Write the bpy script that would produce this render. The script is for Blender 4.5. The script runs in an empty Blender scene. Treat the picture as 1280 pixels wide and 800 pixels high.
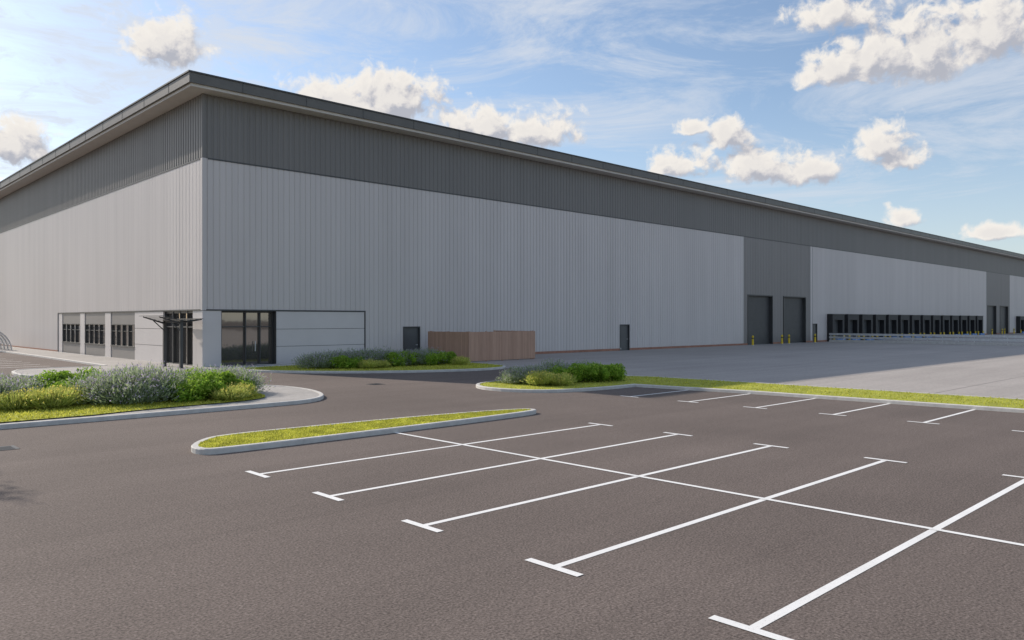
import bpy, math, random
import numpy as np
from mathutils import Vector
random.seed(7); rng=np.random.default_rng(7)
D=bpy.data; S=bpy.context.scene
COL=S.collection
U0,V0=17.7,43.6
UEND,VEND=345.0,190.0
# ------------------------------------------------------------ materials
def newmat(name):
    m=D.materials.new(name); m.use_nodes=True
    nt=m.node_tree; b=nt.nodes["Principled BSDF"]
    return m,nt,b
def N(nt,t,**kw):
    n=nt.nodes.new(t)
    for k,v in kw.items(): setattr(n,k,v)
    return n
def ramp(nt,fac,stops):
    r=N(nt,'ShaderNodeValToRGB'); e=r.color_ramp.elements
    while len(e)<len(stops): e.new(0.5)
    for i,(p,c) in enumerate(stops):
        e[i].position=p; e[i].color=(*c,1) if len(c)==3 else c
    nt.links.new(fac,r.inputs[0]); return r.outputs[0]
def noise(nt,scale,detail=4,rough=.55,vec=None,dist=0):
    n=N(nt,'ShaderNodeTexNoise'); n.inputs['Scale'].default_value=scale
    n.inputs['Detail'].default_value=detail; n.inputs['Roughness'].default_value=rough
    n.inputs['Distortion'].default_value=dist
    if vec is not None: nt.links.new(vec,n.inputs['Vector'])
    return n.outputs[0]
def objco(nt,scale=(1,1,1)):
    t=N(nt,'ShaderNodeTexCoord'); m=N(nt,'ShaderNodeMapping'); m.inputs['Scale'].default_value=scale
    nt.links.new(t.outputs['Object'],m.inputs[0]); return m.outputs[0]
def mixc(nt,a,b,fac,mode='MULTIPLY'):
    m=N(nt,'ShaderNodeMix',data_type='RGBA',blend_type=mode)
    if isinstance(fac,float): m.inputs[0].default_value=fac
    else: nt.links.new(fac,m.inputs[0])
    for s,i in ((a,6),(b,7)):
        if isinstance(s,tuple): m.inputs[i].default_value=(*s,1)
        else: nt.links.new(s,m.inputs[i])
    return m.outputs[2]
def bump(nt,b,h,strength,dist):
    bp=N(nt,'ShaderNodeBump'); bp.inputs['Strength'].default_value=strength; bp.inputs['Distance'].default_value=dist
    nt.links.new(h,bp.inputs['Height']); nt.links.new(bp.outputs[0],b.inputs['Normal'])
def simple(name,col,rough=.5,metal=0,spec=.5,var=.12,vs=1.5):
    m,nt,b=newmat(name)
    v=noise(nt,vs,4,.6,objco(nt))
    c=ramp(nt,v,[(.3,tuple(x*(1-var) for x in col)),(.7,tuple(x*(1+var) for x in col))])
    nt.links.new(c,b.inputs['Base Color']); b.inputs['Roughness'].default_value=rough
    b.inputs['Metallic'].default_value=metal; b.inputs['Specular IOR Level'].default_value=spec
    return m
def speckled(name,c0,c1,grain,big,rough,bs,patch=.16):
    m,nt,b=newmat(name); co=objco(nt)
    n1=noise(nt,grain,3,.7,co); n2=noise(nt,big,4,.6,co); n3=noise(nt,grain*.25,2,.6,co)
    c=ramp(nt,n1,[(.34,c0),(.56,tuple((a+b_)/2 for a,b_ in zip(c0,c1))),(.74,c1)])
    p=ramp(nt,n2,[(.3,(1-patch,)*3),(.7,(1+patch*.5,)*3)])
    q=ramp(nt,n3,[(.3,(.9,)*3),(.7,(1.08,)*3)])
    c=mixc(nt,c,p,1.0); c=mixc(nt,c,q,1.0)
    w=noise(nt,1.0,3,.6,objco(nt,(.05,.9,1)),.6)
    c=mixc(nt,c,ramp(nt,w,[(.35,(.93,)*3),(.65,(1.04,)*3)]),1.0)
    nt.links.new(c,b.inputs['Base Color']); b.inputs['Roughness'].default_value=rough
    b.inputs['Specular IOR Level'].default_value=.25
    bump(nt,b,n1,bs,.01)
    return m
M_asph=speckled('asphalt',(.078,.062,.054),(.28,.228,.203),36,.16,.9,.45)
M_conc=speckled('yard_concrete',(.36,.33,.305),(.46,.42,.395),25,.1,.85,.15,.1)
M_pave=speckled('paving',(.36,.34,.32),(.48,.455,.43),20,.4,.85,.15,.08)
M_kerb=simple('kerb_concrete',(.56,.54,.51),.8,var=.12,vs=4)
m,nt,b=newmat('road_paint'); co=objco(nt)
wn=noise(nt,38,3,.75,co); wl=noise(nt,1.2,3,.6,co)
c=ramp(nt,wn,[(.28,(.56,.54,.52)),(.40,(.82,.81,.79)),(.7,(.88,.87,.85))])
c=mixc(nt,c,ramp(nt,wl,[(.3,(.9,)*3),(.7,(1.,)*3)]),1.0)
nt.links.new(c,b.inputs['Base Color']); b.inputs['Roughness'].default_value=.7; M_paint=m
def cladding(name,col,rough=.45,streak=.05):
    m,nt,b=newmat(name)
    v=noise(nt,1,4,.6,objco(nt,(.9,.9,.05))); v2=noise(nt,.05,3,.6,objco(nt))
    sx=N(nt,'ShaderNodeSeparateXYZ'); nt.links.new(objco(nt),sx.inputs[0])
    ad=N(nt,'ShaderNodeMath',operation='ADD'); nt.links.new(sx.outputs[0],ad.inputs[0]); nt.links.new(sx.outputs[1],ad.inputs[1])
    fl=N(nt,'ShaderNodeMath',operation='FLOOR'); nt.links.new(ad.outputs[0],fl.inputs[0])
    wnn=N(nt,'ShaderNodeTexWhiteNoise',noise_dimensions='1D'); nt.links.new(fl.outputs[0],wnn.inputs['W'])
    c=ramp(nt,v,[(.3,tuple(x*(1-streak) for x in col)),(.7,tuple(x*(1+streak) for x in col))])
    c=mixc(nt,c,ramp(nt,v2,[(.3,(.95,)*3),(.7,(1.03,)*3)]),1.0)
    c=mixc(nt,c,ramp(nt,wnn.outputs[0],[(0,(.985,)*3),(1,(1.01,)*3)]),1.0)
    nt.links.new(c,b.inputs['Base Color']); b.inputs['Roughness'].default_value=rough
    b.inputs['Specular IOR Level'].default_value=.35
    return m
M_light=cladding('light_cladding',(.585,.54,.52))
M_dark=cladding('dark_cladding',(.195,.183,.172))
M_mid=cladding('mid_grey_cladding',(.25,.232,.22))
M_panel=simple('flat_panel',(.60,.56,.545),.4,var=.03,vs=.6)
M_fascia=simple('fascia_metal',(.12,.111,.098),.45,.1,var=.08)
M_soffit=simple('soffit_panel',(.60,.56,.51),.6,var=.05)
M_trim=simple('dark_trim',(.055,.055,.055),.45,var=.1)
M_black=simple('black_rubber',(.018,.018,.02),.6)
M_door=simple('grey_door_paint',(.085,.087,.088),.45,var=.08)
M_shut=simple('shutter_slats',(.075,.076,.077),.5,.2,var=.1)
M_brick=simple('red_brick_plinth',(.34,.17,.115),.85,var=.25,vs=6)
M_roof=simple('roof_sheet',(.30,.30,.30),.6)
M_steel=simple('galvanised_steel',(.6,.6,.6),.45,.35,var=.12,vs=3)
M_yel=simple('yellow_paint',(.78,.55,.02),.5,var=.1)
M_blue=simple('blue_paint',(.05,.19,.48),.5,var=.1)
M_core=simple('core_dark',(.04,.04,.04),.9)
M_bark=simple('bark',(.11,.085,.06),.9,var=.35,vs=14)
m,nt,b=newmat('window_glass'); b.inputs['Base Color'].default_value=(.27,.25,.23,1); b.inputs['Roughness'].default_value=.03
b.inputs['Metallic'].default_value=.75; b.inputs['Specular IOR Level'].default_value=.8
gv=noise(nt,.8,2,.5,objco(nt)); bump(nt,b,gv,.04,.05); M_glass=m
m,nt,b=newmat('clear_sheet'); b.inputs['Base Color'].default_value=(.75,.78,.8,1); b.inputs['Alpha'].default_value=.4; b.inputs['Roughness'].default_value=.1; M_clear=m
m,nt,b=newmat('timber_slats'); gi=N(nt,'ShaderNodeNewGeometry')
c=ramp(nt,gi.outputs['Random Per Island'],[(0,(.44,.27,.19)),(.5,(.48,.30,.215)),(1,(.53,.335,.24))])
g=noise(nt,1,4,.7,objco(nt,(12,12,1.2)))
c=mixc(nt,c,ramp(nt,g,[(.3,(.88,)*3),(.7,(1.06,)*3)]),1.0)
nt.links.new(c,b.inputs['Base Color']); b.inputs['Roughness'].default_value=.8; M_wood=m
def foliage(name,stops,trans=.25):
    m,nt,b=newmat(name); gi=N(nt,'ShaderNodeNewGeometry')
    c=ramp(nt,gi.outputs['Random Per Island'],stops)
    n=noise(nt,2.5,2,.6,objco(nt)); c=mixc(nt,c,ramp(nt,n,[(.3,(.7,)*3),(.7,(1.2,)*3)]),1.0)
    nt.links.new(c,b.inputs['Base Color']); b.inputs['Roughness'].default_value=.7; b.inputs['Specular IOR Level'].default_value=.2
    tr=N(nt,'ShaderNodeBsdfTranslucent'); nt.links.new(c,tr.inputs[0])
    mx=N(nt,'ShaderNodeMixShader'); mx.inputs[0].default_value=trans
    nt.links.new(b.outputs[0],mx.inputs[1]); nt.links.new(tr.outputs[0],mx.inputs[2])
    nt.links.new(mx.outputs[0],nt.nodes['Material Output'].inputs[0]); return m
M_lav=foliage('lavender_leaves',[(0,(.19,.27,.13)),(.5,(.34,.42,.23)),(.9,(.46,.52,.34)),(1,(.46,.46,.42))],.5)
M_lavf=foliage('lavender_flowers',[(0,(.46,.38,.56)),(1,(.62,.55,.70))],.45)
M_leaf=foliage('green_leaves',[(0,(.14,.28,.03)),(.5,(.29,.47,.05)),(1,(.48,.62,.10))],.5)
M_yblade=foliage('yellow_green_blades',[(0,(.34,.42,.09)),(.6,(.55,.60,.15)),(1,(.66,.66,.22))],.5)
M_yflow=foliage('yellow_flowers',[(0,(.82,.68,.12)),(1,(.88,.82,.30))],.4)
M_gblade=foliage('grass_blades',[(0,(.38,.40,.05)),(.5,(.56,.565,.085)),(1,(.70,.67,.15))],.5)
M_tree=foliage('tree_leaves',[(0,(.04,.08,.02)),(1,(.10,.17,.035))],.3)
M_grass=speckled('grass',(.28,.31,.035),(.53,.52,.09),30,.9,.95,.4,.25)
# ------------------------------------------------------------ mesh helpers
def link(o,parent=None):
    COL.objects.link(o)
    if parent: o.parent=parent
    return o
def empty(name,loc=(0,0,0)):
    o=D.objects.new(name,None); o.location=loc; o.empty_display_size=.5; COL.objects.link(o); return o
def mesh(name,vs,fs,mat,parent=None,smooth=False,mats=None,mi=None):
    me=D.meshes.new(name); me.from_pydata([tuple(v) for v in vs],[],[tuple(f) for f in fs])
    for mm in (mats or [mat]): me.materials.append(mm)
    if mi is not None: me.polygons.foreach_set('material_index',mi)
    if smooth: me.polygons.foreach_set('use_smooth',[True]*len(me.polygons))
    me.update()
    o=D.objects.new(name,me); return link(o,parent)
class B:
    def __init__(s): s.v=[];s.f=[];s.m=[]
    def box(s,x0,x1,y0,y1,z0,z1,mi=0):
        if x0>x1:x0,x1=x1,x0
        if y0>y1:y0,y1=y1,y0
        n=len(s.v)
        s.v+=[(x0,y0,z0),(x1,y0,z0),(x1,y1,z0),(x0,y1,z0),(x0,y0,z1),(x1,y0,z1),(x1,y1,z1),(x0,y1,z1)]
        s.f+=[(n,n+3,n+2,n+1),(n+4,n+5,n+6,n+7),(n,n+1,n+5,n+4),(n+1,n+2,n+6,n+5),(n+2,n+3,n+7,n+6),(n+3,n,n+4,n+7)]
        s.m+=[mi]*6
    def fb(s,fac,s0,s1,o0,o1,z0,z1,mi=0):
        if fac=='R': s.box(s0,s1,V0-o0,V0-o1,z0,z1,mi)
        else: s.box(U0-o0,U0-o1,s0,s1,z0,z1,mi)
    def tube(s,pts,rads,n=8,mi=0,cap=True):
        base=len(s.v); P=[Vector(p) for p in pts]
        for i,p in enumerate(P):
            t=(P[min(i+1,len(P)-1)]-P[max(i-1,0)]).normalized()
            ref=Vector((0,0,1)) if abs(t.z)<.9 else Vector((1,0,0))
            a=(ref-t*ref.dot(t)).normalized(); c=t.cross(a)
            for k in range(n):
                th=2*math.pi*k/n; s.v.append(tuple(p+(a*math.cos(th)+c*math.sin(th))*rads[i]))
        for i in range(len(P)-1):
            for k in range(n):
                q=base+i*n
                s.f.append((q+k,q+(k+1)%n,q+n+(k+1)%n,q+n+k)); s.m.append(mi)
        if cap:
            s.f.append(tuple(base+(len(P)-1)*n+k for k in range(n))); s.m.append(mi)
            s.f.append(tuple(base+k for k in reversed(range(n)))); s.m.append(mi)
    def make(s,name,mats,parent=None,smooth=False):
        if not isinstance(mats,list): mats=[mats]
        return mesh(name,s.v,s.f,None,parent,smooth,mats,s.m)
def ribbed(name,fac,segs,mat,parent,pitch,depth,flat=.6,slope=.09):
    vs=[];fs=[]
    for (s0,s1,z0,z1) in segs:
        prof=[]; s=math.floor(s0/pitch)*pitch
        prof.append((s0,0))
        while s<s1-1e-6:
            for fr,o in ((flat,0),(flat+slope,-depth),(1-slope,-depth),(1,0)):
                q=s+pitch*fr
                if q<=s0+.001: continue
                if q>=s1: break
                prof.append((q,o))
            s+=pitch
        prof.append((s1,prof[-1][1]))
        n=len(vs)
        for (q,o) in prof:
            for z in (z0,z1):
                vs.append((q,V0-o,z) if fac=='R' else (U0-o,q,z))
        for i in range(len(prof)-1):
            a=n+2*i; fs.append((a,a+2,a+3,a+1) if fac=='R' else (a,a+1,a+3,a+2))
    return mesh(name,vs,fs,mat,parent)
# ------------------------------------------------------------ building
W=empty('warehouse_building',(0,0,0))
ZB,ZT=11.9,15.5; PL=.2
core=B(); core.box(U0+.6,UEND-.3,V0+.6,VEND-.3,0,15.45); core.make('core',M_core,W)
modules=[(77.0,93.0),(165.9,181.9),(254.8,270.8)]
lightR=[(17.9,31.5,3.36,ZB),(28.46,31.5,PL,3.36)]
holes=[(31.5,32.95,2.3),(55.3,56.7,2.35),(93.6,94.8,2.3)]
def addrun(a,b_):
    hs=[h for h in holes if a<=h[0]<b_]
    c=a
    for h in hs:
        if h[0]>c: lightR.append((c,h[0],PL,ZB))
        lightR.append((h[0],h[1],h[2],ZB)); c=h[1]
    lightR.append((c,b_,PL,ZB))
cur=31.5
for (a,b_) in modules:
    addrun(cur,a); cur=b_
addrun(cur,UEND)
ribbed('light_cladding_front','R',lightR,M_light,W,.36,.028,.74,.05)
midR=[];doors=[]
for (a,b_) in modules:
    d1=(a+.9,a+6.3); d2=(a+9.1,a+14.6)
    midR+=[(a,d1[0],PL,ZB),(d1[0],d1[1],5.45,ZB),(d1[1],d2[0],PL,ZB),(d2[0],d2[1],5.45,ZB),(d2[1],b_,PL,ZB)]
    doors+=[d1,d2]
ribbed('grey_cladding_front','R',midR,M_mid,W,.36,.03,.5,.08)
ribbed('upper_band_front','R',[(17.75,UEND,ZB+.02,ZT)],M_dark,W,.36,.035,.5,.12)
ribbed('upper_band_side','L',[(43.65,VEND,ZB+.02,ZT)],M_dark,W,.36,.035,.5,.12)
lightL=[(V0+.2,73.6,3.36,ZB),(73.6,VEND,PL,ZB)]
ribbed('light_cladding_side','L',lightL,M_light,W,.5,.008,.8,.05)
t=B()
for fac,s1 in (('R',UEND),('L',VEND)):
    t.fb(fac,(U0 if fac=='R' else V0)+.3,s1,-.02,.025,ZB-.05,ZB+.03)
t.fb('R',U0+.2,28.4,-.03,.04,3.28,3.36); t.fb('R',28.4,28.46,-.03,.045,0,3.36)
t.fb('L',V0+.2,73.6,-.03,.04,3.28,3.36); t.fb('L',73.54,73.6,-.03,.045,0,3.28)
t.make('trims',M_trim,W)
t=B(); t.box(U0-.03,U0+.2,V0-.03,V0+.2,3.3,ZB+.0); t.make('corner_flashing',M_light,W)
t=B(); t.box(U0-.035,U0+.15,V0-.035,V0+.15,ZB+.004,ZT); t.make('upper_corner_flashing',M_dark,W)
t=B()
c=28.46
stops=sorted([(31.5,32.95),(55.3,56.7),(93.6,94.8)]+doors)
for a,b_ in stops+[(UEND,UEND)]:
    t.fb('R',c,a,-.2,.03,0,PL); c=b_
t.fb('L',73.6,VEND,-.2,.03,0,PL)
t.make('brick_plinth',M_brick,W)
t=B()
for d in doors:
    z=0
    while z<5.4:
        t.fb('R',d[0],d[1],-.42,-.34,z+.012,min(z+.15,5.45),0); z+=.16
    t.fb('R',d[0],d[1],-.5,-.43,0,5.45,1)
    t.fb('R',d[0]-.12,d[0],-.5,.06,0,5.57,1); t.fb('R',d[1],d[1]+.12,-.5,.06,0,5.57,1)
    t.fb('R',d[0],d[1],-.5,.06,5.45,5.57,1)
t.make('roller_doors',[M_shut,M_trim],W)
t=B()
for a,b_,h in holes:
    t.fb('R',a,b_,-.16,-.1,.02,h,0)
    for x0,x1 in ((a-.0,a+.07),(b_-.07,b_)): t.fb('R',x0,x1,-.099,.04,.02,h,1)
    t.fb('R',a+.07,b_-.07,-.099,.04,h-.07,h,1)
    t.fb('R',b_-.3,b_-.16,-.098,-.03,1.0,1.04,2)
    t.fb('R',a+.07,a+.3,-.099,-.085,.1,.25,2)
t.make('personnel_doors',[M_door,M_trim,M_steel],W)
t=B()
def panelrun(fac,s0,s1,rows,mi=0,o=.0):
    for z0,z1 in rows: t.fb(fac,s0+.012,s1-.012,-.1,o,z0+.012,z1-.012,mi)
rows=[(.05,1.15),(1.15,2.2),(2.2,3.28)]
t.box(U0,18.78,V0,V0+.9,.05,3.28,0)
panelrun('R',22.15,28.4,rows)
t.fb('R',22.15,28.4,-.3,-.11,0,3.28,1)
t.fb('R',18.8,22.12,-.50,-.46,.05,3.28,2)
fr=[18.8,20.35,21.25,22.05]
for x in fr: t.fb('R',x,x+.06,-.46,-.30,.05,3.28,3)
for i in range(3):
    t.fb('R',fr[i]+.06,fr[i+1],-.46,-.31,3.18,3.28,3)
    t.fb('R',fr[i]+.06,fr[i+1],-.46,-.34,2.32,2.38,3)
    t.fb('R',fr[i]+.06,fr[i+1],-.46,-.34,.05,.14,3)
t.fb('R',18.78,18.8,-.5,.02,.05,3.28,3); t.fb('R',22.121,22.15,-.5,.03,.05,3.28,3)
t.fb('R',20.95,20.98,-.33,-.26,.9,1.5,4)
t.fb('R',18.8,22.12,-.55,.02,0,.045,1)
win=[(67.3,72.3),(61.1,66.0),(54.8,59.7)]
for a,b_ in ((72.35,73.54),(66.05,67.25),(59.75,61.05)): panelrun('L',a,b_,[(.05,3.28)])
panelrun('L',49.6,54.75,rows)
t.fb('L',49.6,73.5,-.4,-.21,0,3.28,1)
for a,b_ in win:
    t.fb('L',a,b_,-.12,-.04,.05,.93,5); t.fb('L',a,b_,-.12,-.04,2.46,3.28,5)
    t.fb('L',a,b_,-.2,-.13,.93,2.46,2)
    for z in (.93,2.4): t.fb('L',a,b_,-.129,.0,z,z+.06,3)
    n=4; w=(b_-a-.07)/n
    for i in range(n+1): t.fb('L',a+i*w,a+i*w+.07,-.129,-.005,.99,2.4,3)
    for i in range(n): t.fb('L',a+i*w+.07,a+(i+1)*w,-.129,-.04,1.95,2.0,3)
    t.fb('L',a-.02,b_+.02,-.04,.05,.90,.93,3)
t.fb('L',45.0,49.55,-.34,-.3,.05,3.28,2)
fy=[45.0,46.1,47.2,48.3,49.48]
for y in fy: t.fb('L',y,y+.07,-.3,-.12,.05,3.28,3)
for i in range(4):
    for z0,z1 in ((.05,.16),(2.3,2.38),(3.15,3.28)): t.fb('L',fy[i]+.07,fy[i+1],-.3,-.15,z0,z1,3)
t.fb('L',44.52,44.98,-.3,0,.05,3.28,0)
t.make('office_frontage',[M_panel,M_trim,M_glass,M_trim,M_steel,M_mid],W)
OV=1.2
t=B()
t.box(U0-OV,UEND,V0-OV,V0-OV+.12,15.66,16.2,0); t.box(U0-OV,U0-OV+.12,V0-OV+.12,VEND,15.66,16.2,0)
t.box(U0-OV-.06,UEND,V0-OV-.06,V0-OV+.3,16.2,16.28,1); t.box(U0-OV-.06,U0-OV+.3,V0-OV+.3,VEND,16.2,16.28,1)
t.box(U0-OV+.14,UEND,V0-OV+.14,V0-OV+.3,15.5,15.67,2); t.box(U0-OV+.14,U0-OV+.3,V0-OV+.3,VEND,15.5,15.67,2)
t.box(U0-OV+.3,UEND,V0-OV+.3,V0+.7,15.52,15.6,2); t.box(U0-OV+.3,U0+.7,V0+.7,VEND,15.52,15.6,2)
x=U0-OV+3
while x<UEND: t.box(x,x+.03,V0-OV-.012,V0-OV-.001,15.67,16.19,1); x+=4
y=V0-OV+3
while y<VEND: t.box(U0-OV-.012,U0-OV-.001,y,y+.03,15.67,16.19,1); y+=4
t.make('roof_fascia',[M_fascia,M_trim,M_soffit],W)
vs=[(U0-OV+.3,V0-OV+.3,16.15),(UEND,V0-OV+.3,16.15),(UEND,V0+60,17.2),(U0+60,V0+60,17.2),(U0-OV+.3,VEND,16.15),(U0+60,VEND,17.2),(UEND,VEND,16.6)]
mesh('roof_sheet',vs,[(0,1,2,3),(0,3,5,4),(3,2,6,5)],M_roof,W)
t=B()
def dockrun(a,n):
    for i in range(n):
        s=a+i*4.62
        w=3.5
        t.fb('R',s,s+.55,.04,.75,.0,3.45,0); t.fb('R',s+w-.55,s+w,.04,.75,0,3.45,0)
        t.fb('R',s+.55,s+w-.55,.04,.75,2.75,3.45,0)
        t.fb('R',s-.05,s+w+.05,.04,.82,3.45,3.53,3)
        t.fb('R',s+.55,s+w-.55,.04,.12,.3,2.75,1)
        for k in range(4): t.fb('R',s+.6,s+w-.6,.12,.15,.35+k*.6,.9+k*.6,1)
        t.fb('R',s+.55,s+w-.55,.12,1.15,-.0,.34,2)
        for q in (s+.15,s+w-.4): t.fb('R',q,q+.25,.751,.9,.1,.75,4)
dockrun(97.6,14); dockrun(186.5,14)
t.make('dock_shelters',[M_black,M_door,M_blue,M_trim,M_yel],W)
# ------------------------------------------------------------ ground
mesh('ground',[(-1500,-1500,0),(1500,-1500,0),(1500,1500,0),(-1500,1500,0)],[(0,1,2,3)],M_asph)
mesh('concrete_yard',[(30.5,-120,.004),(400,-120,.004),(400,V0+.3,.004),(30.5,V0+.3,.004)],[(0,1,2,3)],M_conc)
t=B()
def sheet(t,x0,x1,y0,y1,z,mi=0):
    n=len(t.v); t.v+=[(x0,y0,z),(x1,y0,z),(x1,y1,z),(x0,y1,z)]; t.f.append((n,n+1,n+2,n+3)); t.m.append(mi)
x=36.5
while x<300: sheet(t,x,x+.03,-100,V0,.008); x+=6
y=-98
while y<V0: 
    sheet(t,30.6,300,y,y+.03,.012); y+=6
M_joint=simple('slab_joint',(.28,.26,.245),.9)
t.make('yard_joints',M_joint)
t=B()
z=.004
lw=.1
vsB=[13.1-2.4*i for i in range(11)]
for v in vsB:
    sheet(t,6.3,15.8,v-lw/2,v+lw/2,z)
    for u in (6.3,15.8): sheet(t,u-.055,u+.055,v-.4,v+.4,z+.004)
sheet(t,11.0,11.1,vsB[-1],15.7,z+.004)
for i in range(12):
    v=17.15-2.45*i
    sheet(t,22.3,27.0,v-lw/2,v+lw/2,z); sheet(t,22.25,22.36,v-.4,v+.4,z+.004)
for i in range(16):
    v=52.5+2.4*i; sheet(t,7.4,12.2,v-.07,v+.07,z); sheet(t,7.34,7.46,v-.4,v+.4,z+.004)
t.make('parking_bay_markings',M_paint)
def chaikin(p,n=3):
    for _ in range(n):
        q=[]
        for i in range(len(p)):
            a=p[i];b_=p[(i+1)%len(p)]
            q+=[(a[0]*.75+b_[0]*.25,a[1]*.75+b_[1]*.25),(a[0]*.25+b_[0]*.75,a[1]*.25+b_[1]*.75)]
        p=q
    return p
def area(p): return sum(p[i][0]*p[(i+1)%len(p)][1]-p[(i+1)%len(p)][0]*p[i][1] for i in range(len(p)))/2
def inset(p,d):
    n=len(p); out=[]
    for i in range(n):
        a=Vector(p[i-1]);b_=Vector(p[i]);c=Vector(p[(i+1)%n])
        t1=(b_-a).normalized(); t2=(c-b_).normalized(); tt=(t1+t2).normalized()
        nn=Vector((-tt.y,tt.x)); k=max(.5,nn.dot(Vector((-t1.y,t1.x))))
        out.append(tuple(b_+nn*d/k))
    return out
def kerbed(pts,kname,fname,fmat,sm=3,kw=.14,kh=.12,fh=.10):
    p=chaikin(pts,sm) if sm else pts
    if area(p)<0: p=p[::-1]
    rings=[(p,0),(p,kh-.02),(inset(p,.02),kh),(inset(p,kw),kh),(inset(p,kw),0)]
    vs=[];fs=[];n=len(p)
    for r,zz in rings: vs+=[(q[0],q[1],zz) for q in r]
    for j in range(4):
        for i in range(n): fs.append((j*n+i,j*n+(i+1)%n,(j+1)*n+(i+1)%n,(j+1)*n+i))
    mesh(kname,vs,fs,M_kerb)
    q=inset(p,kw)
    mesh(fname,[(a[0],a[1],fh) for a in q],[tuple(range(n))],fmat)
    return q
def inside(p,x,y):
    c=False;n=len(p);j=n-1
    for i in range(n):
        if (p[i][1]>y)!=(p[j][1]>y) and x<(p[j][0]-p[i][0])*(y-p[i][1])/(p[j][1]-p[i][1])+p[i][0]: c=not c
        j=i
    return c
isl=[(6.35,15.75),(6.8,15.6),(11,15.6),(15.8,15.75),(16.5,16.0),(16.2,16.6),(13,17.2),(8.8,17.5),(7.6,17.5),(7.0,17.25),(6.35,16.4)]
g1=kerbed(isl,'kerb','grass_island',M_grass,2)
verge=[(27.05,-60),(27.05,19.5),(23.5,19.45),(21.2,20.0),(20.3,21.6),(20.4,23.4),(21.8,24.8),(26,25.1),(29.4,23.4),(30.35,20.5),(30.4,-60)]
g2=kerbed(verge,'kerb','grass_verge',M_grass,2)
leftp=[(-60,22.95),(0,22.95),(11.3,23.0),(13.2,23.2),(14.4,24.5),(15.1,27.0),(14.9,29.4),(13.3,31.5),(10,32),(-60,32)]
p1=kerbed(leftp,'kerb','pavement',M_pave,2)
grassL=chaikin([(-58,23.2),(5.5,23.2),(8.2,24.0),(11.9,24.2),(12.8,26.0),(12.4,29.5),(11,31.2),(-58,31.4)],2)
mesh('planting_bed_grass',[(a,b_,.13) for a,b_ in grassL],[tuple(range(len(grassL)))],M_grass)
bed=[(18.2,39.6),(19.6,36.6),(22.3,33.9),(26,31.9),(29,31.4),(30.9,32.4),(31.6,35),(31.7,40.8),(30,41.6),(20,41.6),(18.3,41.4)]
g3=kerbed(bed,'kerb','planting_bed_grass',M_grass,2)
ent=[(9.2,47.5),(8.7,44),(9.2,41.9),(12,40.2),(16.4,38.9),(17.4,40.2),(17.55,42.1),(33,42.1),(33,43.35),(17.45,43.35),(17.45,120),(14.5,120),(14.5,49.5),(13.6,48.6),(10.5,48.8)]
p2=kerbed(ent,'kerb','pavement',M_pave,1)
def blades(poly,n,h,name,w=.012,z0=.1,xr=None,mat=M_gblade):
    xs=[a[0] for a in poly]; ys=[a[1] for a in poly]
    x0,x1,y0,y1=min(xs),max(xs),min(ys),max(ys)
    if xr: x0,x1,y0,y1=max(x0,xr[0]),min(x1,xr[1]),max(y0,xr[2]),min(y1,xr[3])
    vs=[];fs=[]
    for _ in range(n):
        x=random.uniform(x0,x1);y=random.uniform(y0,y1)
        if not inside(poly,x,y): continue
        a=random.uniform(0,6.28);dx,dy=math.cos(a)*w,math.sin(a)*w
        hh=h*random.uniform(.5,1.3); lx,ly=random.gauss(0,hh*.6),random.gauss(0,hh*.6)
        k=len(vs); vs+=[(x-dx,y-dy,z0),(x+dx,y+dy,z0),(x+lx,y+ly,z0+hh)]; fs.append((k,k+1,k+2))
    return mesh(name,vs,fs,mat)
blades(g1,26000,.04,'grass_blades')
blades(g2,20000,.05,'grass_blades',.02,xr=(20,31,-12,26))
blades(grassL,20000,.06,'grass_blades',.02,z0=.13,xr=(0,14,23,30))
blades(g3,7000,.07,'grass_blades',.025)
# ------------------------------------------------------------ shrubs
def stems(n,R,H,w,lean,seed,flower=0,t0r=(.1,.7),fs_=.03,jit=.0):
    r=np.random.default_rng(seed); vs=[];fs=[];mi=[]
    lumps=[(r.uniform(-R*.5,R*.5),r.uniform(-R*.5,R*.5),r.uniform(.75,1.1)) for _ in range(7)]
    for i in range(n):
        L=lumps[r.integers(7)]
        a=r.uniform(0,6.283);q=math.sqrt(r.uniform(0,1))*R*.55
        bx,by=L[0]*.6+math.cos(a)*q*.6,L[1]*.6+math.sin(a)*q*.6
        tilt=lean*(q/(R*.55))*r.uniform(.3,1.4); a2=a+r.normal(0,.4)
        ln=H*L[2]*r.uniform(.55,1.1)
        t0=r.uniform(*t0r)
        d=np.array([math.cos(a2)*math.sin(tilt),math.sin(a2)*math.sin(tilt),math.cos(tilt)])
        p0=np.array([bx,by,0])+d*ln*t0; 
        if jit:
            d=d+r.normal(size=3)*jit; d[2]=abs(d[2])+.3; d/=np.linalg.norm(d)
            p1=p0+d*r.uniform(.07,.17)
        else: p1=np.array([bx,by,0])+d*ln
        s=np.cross(d,r.normal(size=3)); s/=np.linalg.norm(s)+1e-6; s*=w*r.uniform(.6,1.3)
        pm=(p0+p1)/2
        k=len(vs); vs+=[tuple(p0),tuple(pm+s),tuple(p1),tuple(pm-s)]; fs.append((k,k+1,k+2,k+3)); mi.append(0)
        if flower and t0>.62*t0r[1] and r.random()<flower:
            for _ in range(2):
                c=p1+r.normal(size=3)*.015; e1=r.normal(size=3);e1/=np.linalg.norm(e1); e2=np.cross(e1,r.normal(size=3)); e2/=np.linalg.norm(e2)
                k=len(vs); vs+=[tuple(c+e1*fs_),tuple(c+e2*fs_),tuple(c-e1*fs_),tuple(c-e2*fs_)]; fs.append((k,k+1,k+2,k+3)); mi.append(1)
    return vs,fs,mi
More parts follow.
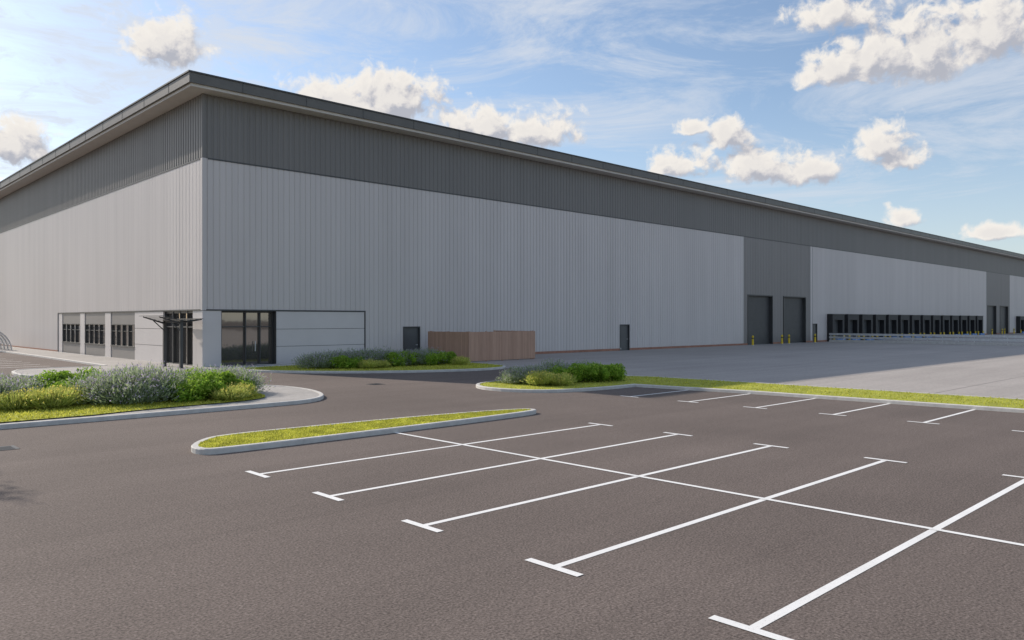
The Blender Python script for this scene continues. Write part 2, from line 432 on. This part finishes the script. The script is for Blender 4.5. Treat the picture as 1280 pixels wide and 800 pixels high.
def leafy(n,R,H,sz,seed):
    r=np.random.default_rng(seed); vs=[];fs=[];mi=[]
    lumps=[(r.uniform(-.5,.5)*R,r.uniform(-.5,.5)*R,r.uniform(.3,.68)*H,r.uniform(.25,.48)*R) for _ in range(11)]
    for i in range(n):
        L=lumps[r.integers(len(lumps))]
        d=r.normal(size=3); d/=np.linalg.norm(d); rr=L[3]*r.uniform(.5,1.08)
        c=np.array([L[0],L[1],L[2]])+d*rr*np.array([1,1,.85])
        if c[2]<0.02: c[2]=r.uniform(.02,.2)
        nrm=d+r.normal(size=3)*.6; nrm/=np.linalg.norm(nrm)
        e1=np.cross(nrm,r.normal(size=3)); e1/=np.linalg.norm(e1)+1e-6; e2=np.cross(nrm,e1)
        s=sz*r.uniform(.6,1.3)
        k=len(vs); vs+=[tuple(c-e1*s),tuple(c+e2*s*.5),tuple(c+e1*s),tuple(c-e2*s*.5)]; fs.append((k,k+1,k+2,k+3)); mi.append(0)
    return vs,fs,mi
def mk(name,data,mats):
    me=D.meshes.new(name); me.from_pydata(data[0],[],data[1])
    for m_ in mats: me.materials.append(m_)
    me.polygons.foreach_set('material_index',data[2]); me.update(); return me
LAV=[mk('lavender',stems(8500,1.05,.82,.012,1.1,s,.24,(.25,1.0),.018,.35),[M_lav,M_lavf]) for s in (1,2,3)]
LEA=[mk('leafy',leafy(4200,.95,.85,.055,s),[M_leaf]) for s in (4,5,6)]
YEL=[mk('yellow',stems(3200,.8,.55,.011,.9,s,.3,(.1,.8),.022),[M_yblade,M_yflow]) for s in (7,8)]
def put(kind,u,v,sc=1,z=.12,sz=None):
    nm,pool={'L':('lavender_shrub',LAV),'G':('leafy_shrub',LEA),'Y':('yellow_flower_clump',YEL)}[kind]
    o=D.objects.new(nm,random.choice(pool)); o.location=(u,v,z); o.rotation_euler=(0,0,random.uniform(0,6.28))
    o.scale=(sc,sc*random.uniform(.9,1.1),(sz or sc)*random.uniform(.92,1.1)); COL.objects.link(o)
for k,u,v,s in [('L',4.6,27.6,1.1),('L',5.5,28.4,1.15),('L',3.4,27.2,1.1),('G',6.6,28.7,1.1),('G',7.5,29.3,1.2),('G',2.3,27.8,1.1),('L',1.0,27.2,1.1),
    ('Y',5.9,26.1,1.05),('Y',6.6,26.5,1.1),('Y',5.3,26.4,.9),('G',8.0,28.0,1.1),('G',6.9,27.7,.95),
    ('L',7.6,26.6,1.15),('L',8.1,26.1,1.25),('L',8.8,26.0,1.25),('L',9.4,26.3,1.15),('L',8.6,27.2,1.2),
    ('G',9.9,25.4,.95),('G',10.6,25.4,1.0),('G',10.4,26.3,1.1),('G',11.0,26.1,1.0),('Y',11.0,24.8,.8),('Y',11.5,25.2,.8),
    ('L',11.8,26.8,1.1),('L',12.1,27.5,1.1),('L',11.2,27.4,1.15),('G',11.8,25.9,.8),('L',-1,27.3,1.1),('G',-3,27.4,1.1)]:
    put(k,u,v,s)
for k,u,v,s in [('L',21.7,38.2,1.0),('L',22.4,38.0,1.1),('G',22.5,37.0,.9),('L',23.4,37.9,1.1),('G',23.2,37.1,.8),('Y',23.8,36.3,.9),('L',24.4,37.5,1.15),('Y',24.7,36.2,.8),
    ('L',25.3,37.6,1.15),('G',25.7,36.8,1.0),('L',26.4,37.2,1.15),('G',27.0,36.6,.95),('L',27.6,37,1.1),('G',28.3,36.2,1.0),('L',28.6,37.0,1.1),('G',29.3,36.3,.95),('Y',29.6,35.3,.8),('G',30,37,.9)]:
    put(k,u,v,s,.1)
for k,u,v,s in [('L',22.7,23.3,.8),('Y',22.5,21.9,.9),('Y',23.2,21.3,.9),('Y',22.9,22.2,.9),('L',23.4,23.0,.9),('G',23.7,22.3,.85),('G',24.3,22.0,.9),('L',24.4,22.9,.95),
    ('G',25.1,21.8,.9),('G',25.9,21.4,.95),('L',25.6,22.7,.9),('G',26.6,21.5,.9),('G',27.0,22.3,.85),('L',26.5,23.0,.85)]:
    put(k,u,v,s,.1,s*1.02)
# ------------------------------------------------------------ tree
T=empty('tree',(-1.0,26.2,0))
t=B()
t.tube([(0,0,0.1),(.03,.02,1.5),(-.03,.03,3),(.02,0,4.4),(.0,.02,6.6)],[.16,.12,.1,.07,.02],10)
tips=[(0,0,6.8)]
for i in range(15):
    a=i*2.4; z=3.2+i*.22; r=1.7-.05*i
    p=[(0,0,z),(math.cos(a)*r*.5,math.sin(a)*r*.5,z+.4),(math.cos(a)*r,math.sin(a)*r,z+random.uniform(.7,1.3))]
    t.tube(p,[.05,.035,.012],6); tips+=[p[1],p[2]]
t.make('trunk_and_limbs',M_bark,T,smooth=True)
vs=[];fs=[]
for tp in tips:
    for c in range(2):
        cc=np.array(tp)+rng.normal(size=3)*.28
        for _ in range(170):
            p=cc+rng.normal(size=3)*.24; e1=rng.normal(size=3);e1/=np.linalg.norm(e1);e2=np.cross(e1,rng.normal(size=3));e2/=np.linalg.norm(e2)
            s=.06; k=len(vs); vs+=[tuple(p-e1*s),tuple(p+e2*s*.5),tuple(p+e1*s),tuple(p-e2*s*.5)]; fs.append((k,k+1,k+2,k+3))
mesh('leaves',vs,fs,M_tree,T)
# ------------------------------------------------------------ timber enclosure
F=empty('timber_fence_enclosure',(0,0,0))
t=B()
x0,x1,y0,y1,h=32.9,39.1,38.3,42.6,1.97
p=.11
x=x0
while x<x1-.05: 
    t.box(x,x+.1,y0,y0+.025,.06,h); x+=p
y=y0+.06
while y<y1:
    t.box(x0,x0+.025,y,y+.1,.06,h); t.box(x1-.025,x1,y,y+.1,.06,h); y+=p
t.make('slats',M_wood,F)
t=B()
for z in (.35,1.0,1.7):
    t.box(x0+.1,x1-.1,y0+.03,y0+.08,z,z+.1); t.box(x0+.03,x0+.08,y0+.1,y1,z,z+.1); t.box(x1-.08,x1-.03,y0+.1,y1,z,z+.1)
for x in np.linspace(x0+.1,x1-.2,5): t.box(x,x+.1,y0+.085,y0+.185,0,h+.03)
for y in np.linspace(y0+.3,y1-.2,3): t.box(x0+.085,x0+.185,y,y+.1,0,h+.02); t.box(x1-.185,x1-.085,y,y+.1,0,h+.02)
t.make('posts_and_rails',M_wood,F)
# ------------------------------------------------------------ entrance canopy
C=empty('entrance_canopy',(0,0,0))
t=B()
for v in (43.15,45.6):
    t.box(16.30,16.46,v,v+.16,.1,2.75); t.box(16.22,16.55,v-.09,v+.25,.1,.12)
    t.tube([(16.4,v+.06,2.55),(15.2,v+.06,2.92)],[.06,.03],8); t.tube([(16.4,v+.06,2.62),(17.5,v+.06,2.78)],[.06,.03],8)
    t.tube([(16.4,v+.06,2.1),(15.75,v+.06,2.72)],[.03,.03],6)
t.box(16.36,16.44,43.31,45.6,2.6,2.68)
t.make('frame',M_trim,C)
t=B()
n=9
for i in range(n):
    u=15.15+i*.265; z=2.9-.28*min(1,(u-15.15)/1.2)+ (max(0,u-16.4)*.15)
    t.box(u,u+.2,42.9,46.2,z+.06,z+.09)
t.make('roof_blades',M_trim,C)
# ------------------------------------------------------------ cycle shelter
Cy=empty('cycle_shelter',(0,0,0))
t=B(); cx=13.4
for v in np.linspace(80,90,8):
    pts=[(cx+2.2*math.cos(a),v,.02+2.1*math.sin(a)) for a in np.linspace(0,math.pi*.95,14)]
    t.tube(pts,[.05]*14,6)
for a in np.linspace(math.pi*.08,math.pi*.95,5):
    t.tube([(cx+2.2*math.cos(a),80,.02+2.1*math.sin(a)),(cx+2.2*math.cos(a),90,.02+2.1*math.sin(a))],[.03,.03],6)
t.make('hoops',M_steel,Cy)
vs=[];fs=[]
A_=np.linspace(0.02,math.pi*.95,16)
for a in A_: vs+=[(cx+2.26*math.cos(a),80,.02+2.16*math.sin(a)),(cx+2.26*math.cos(a),90,.02+2.16*math.sin(a))]
for i in range(15): fs.append((2*i,2*i+1,2*i+3,2*i+2))
mesh('cover',vs,fs,M_clear,Cy,True)
# ------------------------------------------------------------ bollards, guard rail
for u in (77.3,83.9,85.6,92.3,166.2,172.8,174.5,181.2):
    t=B(); t.tube([(0,0,0),(0,0,1.0),(0,0,1.06)],[.11,.11,.06],14,0); t.tube([(0,0,.7),(0,0,.82)],[.114,.114],14,1); t.tube([(0,0,0),(0,0,.03)],[.19,.19],14,2)
    o=t.make('bollard',[M_yel,M_black,M_steel],None); o.location=(u,V0-.9,0)
t=B()
ur=96.0
t.box(ur,ur+.25,21.5,V0-1.0,0,.3,1)
for v in np.arange(21.6,V0-1,1.6): t.box(ur+.08,ur+.16,v,v+.08,.3,1.1)
for z in (.45,.85): t.box(ur-.02,ur+.075,21.55,V0-1,z,z+.26)
t.make('guard_rail',[M_steel,M_kerb],None)
for u,v in ((3.6,19.5),(18.8,28.0)):
    t=B(); t.box(-.3,.3,-.3,.3,.004,.009); 
    for i in range(6): t.box(-.22,.22,-.24+i*.085,-.2+i*.085,.0095,.014)
    o=t.make('drain_cover',M_trim); o.location=(u,v,0)
# ------------------------------------------------------------ sky
sund=Vector((-6,26,16.26)).normalized()
el=math.asin(sund.z); rot=math.atan2(sund.x,sund.y)
w=D.worlds.new('World'); S.world=w; w.use_nodes=True; nt=w.node_tree
try: w.cycles.sampling_method='NONE'
except Exception as e: print(e)
bg=nt.nodes['Background']; bg.inputs[1].default_value=.15
sky=N(nt,'ShaderNodeTexSky',sky_type='NISHITA'); sky.sun_disc=False; sky.sun_elevation=el; sky.sun_rotation=rot
sky.air_density=1.0; sky.dust_density=.7; sky.ozone_density=1.9
fwd=np.array([.6927,.7213,0]); rgt=np.array([.7213,-.6927,0])
def azel(x,y):
    d=fwd*970+rgt*(x-640)+np.array([0,0,1])*(400-y); d/=np.linalg.norm(d)
    return math.atan2(d[1],d[0]),math.asin(d[2])
clouds=[(205,48,50,34),(430,125,70,26),(490,118,50,36),(600,153,48,22),(665,160,52,24),(1040,86,45,22),(1090,66,60,34),(1165,58,75,46),(1235,35,80,42),(1045,14,55,26),
 (909,164,22,22),(868,160,20,9),(955,206,42,28),(1010,208,38,22),(850,205,38,20),(1105,175,36,28),(1125,196,32,18),(1128,271,22,12),(1245,290,50,11),(20,175,44,32),(55,192,40,14),
 (-120,120,90,50),(1450,120,110,60)]
G=D.node_groups.new('CumulusField','ShaderNodeTree')
G.interface.new_socket('Vec',in_out='INPUT',socket_type='NodeSocketVector')
G.interface.new_socket('Dens',in_out='OUTPUT',socket_type='NodeSocketFloat')
gi=G.nodes.new('NodeGroupInput'); go=G.nodes.new('NodeGroupOutput')
def VM(nt,op,a,b=None):
    n=nt.nodes.new('ShaderNodeVectorMath'); n.operation=op
    for i,s in enumerate((a,b)):
        if s is None: continue
        if isinstance(s,tuple): n.inputs[i].default_value=s
        else: nt.links.new(s,n.inputs[i])
    return n.outputs['Value'] if op=='LENGTH' else n.outputs[0]
def MT(nt,op,a,b=None,c=None,clamp=False):
    n=nt.nodes.new('ShaderNodeMath'); n.operation=op; n.use_clamp=clamp
    for i,s in enumerate((a,b,c)):
        if s is None: continue
        if isinstance(s,(int,float)): n.inputs[i].default_value=s
        else: nt.links.new(s,n.inputs[i])
    return n.outputs[0]
acc=None
for (x,y,a,b_) in clouds:
    az,e=azel(x,y); az1,_=azel(x+a,y); _,e1=azel(x,y-b_)
    wa=abs(az-az1)*1.2; he=abs(e1-e)*1.2
    q=VM(G,'SUBTRACT',gi.outputs[0],(az,e-he*.25,0)); q=VM(G,'MULTIPLY',q,(1/wa,1/(he*1.2),0))
    q=VM(G,'MAXIMUM',q,VM(G,'MULTIPLY',q,(1,-2.0,1))); l=VM(G,'LENGTH',q)
    m_=MT(G,'SUBTRACT',1.0,l)
    if acc is None: acc=m_
    else: acc=MT(G,'SMOOTH_MAX',acc,m_,.25)
acc=MT(G,'MAXIMUM',acc,-1.2)
n1=noise(G,16,2,.5,gi.outputs[0]); n2=noise(G,46,5,.6,gi.outputs[0],.3)
d=MT(G,'MULTIPLY_ADD',MT(G,'SUBTRACT',n1,.47),1.0,acc); d=MT(G,'MULTIPLY_ADD',MT(G,'SUBTRACT',n2,.5),1.9,d)
G.links.new(d,go.inputs[0])
tc=N(nt,'ShaderNodeTexCoord'); sp=N(nt,'ShaderNodeSeparateXYZ'); nrm=VM(nt,'NORMALIZE',tc.outputs['Generated']); nt.links.new(nrm,sp.inputs[0])
az=MT(nt,'ARCTAN2',sp.outputs[1],sp.outputs[0]); ele=MT(nt,'ARCSINE',sp.outputs[2])
cb=N(nt,'ShaderNodeCombineXYZ'); nt.links.new(az,cb.inputs[0]); nt.links.new(ele,cb.inputs[1]); P=cb.outputs[0]
def grp(v):
    g=nt.nodes.new('ShaderNodeGroup'); g.node_tree=G; nt.links.new(v,g.inputs[0]); return g.outputs[0]
d0=grp(P); d1=grp(VM(nt,'ADD',P,(.010,.014,0)))
def sstep(v,a,b_,lo=0,hi=1):
    n=nt.nodes.new('ShaderNodeMapRange'); n.interpolation_type='SMOOTHSTEP'; nt.links.new(v,n.inputs[0])
    for i,x in zip((1,2,3,4),(a,b_,lo,hi)): n.inputs[i].default_value=x
    return n.outputs[0]
alpha=sstep(d0,-.10,.46)
rel=MT(nt,'SUBTRACT',d0,d1)
lit=sstep(rel,-.5,.42)
dens=sstep(d0,.2,1.0)
lit=MT(nt,'MULTIPLY_ADD',dens,-.24,lit)
ccol=ramp(nt,lit,[(0,(3.1,3.2,3.6)),(.4,(4.4,4.3,4.4)),(1,(6.2,5.9,5.5))])
mp=N(nt,'ShaderNodeMapping'); nt.links.new(P,mp.inputs[0]); mp.inputs['Rotation'].default_value=(0,0,math.radians(-18)); mp.inputs['Scale'].default_value=(3.0,13,1)
c1=noise(nt,1.0,7,.70,mp.outputs[0],.9); c2=noise(nt,3.2,2,.5,P)
cir=MT(nt,'MULTIPLY',sstep(c1,.36,.68),sstep(c2,.20,.52))
azL=sstep(az,.25,1.25,.8,1.0)
cir=MT(nt,'MULTIPLY',cir,azL)
mp2=N(nt,'ShaderNodeMapping'); nt.links.new(P,mp2.inputs[0]); mp2.inputs['Scale'].default_value=(16,40,1); mp2.inputs['Rotation'].default_value=(0,0,math.radians(20))
c3=noise(nt,1.0,5,.66,mp2.outputs[0],.5)
alto=MT(nt,'MULTIPLY',sstep(c3,.42,.66),sstep(az,.75,1.35,0,.8))
veil=MT(nt,'MAXIMUM',MT(nt,'MULTIPLY',cir,.9),alto)
hz=sstep(ele,.0,.3,.4,0.06)
veil=MT(nt,'MAXIMUM',veil,hz)
s1=mixc(nt,sky.outputs[0],(4.6,4.9,5.4),veil,'MIX')
s2=mixc(nt,s1,ccol,alpha,'MIX')
nt.links.new(s2,bg.inputs[0])
# ------------------------------------------------------------ sun
l=D.lights.new('sun','SUN'); l.energy=4.6; l.angle=math.radians(.6); l.color=(1,.90,.78)
o=D.objects.new('sun',l); COL.objects.link(o); o.rotation_euler=sund.to_track_quat('Z','Y').to_euler(); o.location=(0,40,60)
# ------------------------------------------------------------ camera
c=D.cameras.new('camera'); c.sensor_width=36; c.lens=970/1280*36; c.clip_end=5000
o=D.objects.new('camera',c); COL.objects.link(o); o.location=(0,0,2.75)
o.rotation_euler=(math.radians(90),0,math.atan2(.7213,.6927)-math.pi/2); S.camera=o
S.view_settings.view_transform='Standard'; S.view_settings.look='None'; S.view_settings.exposure=0
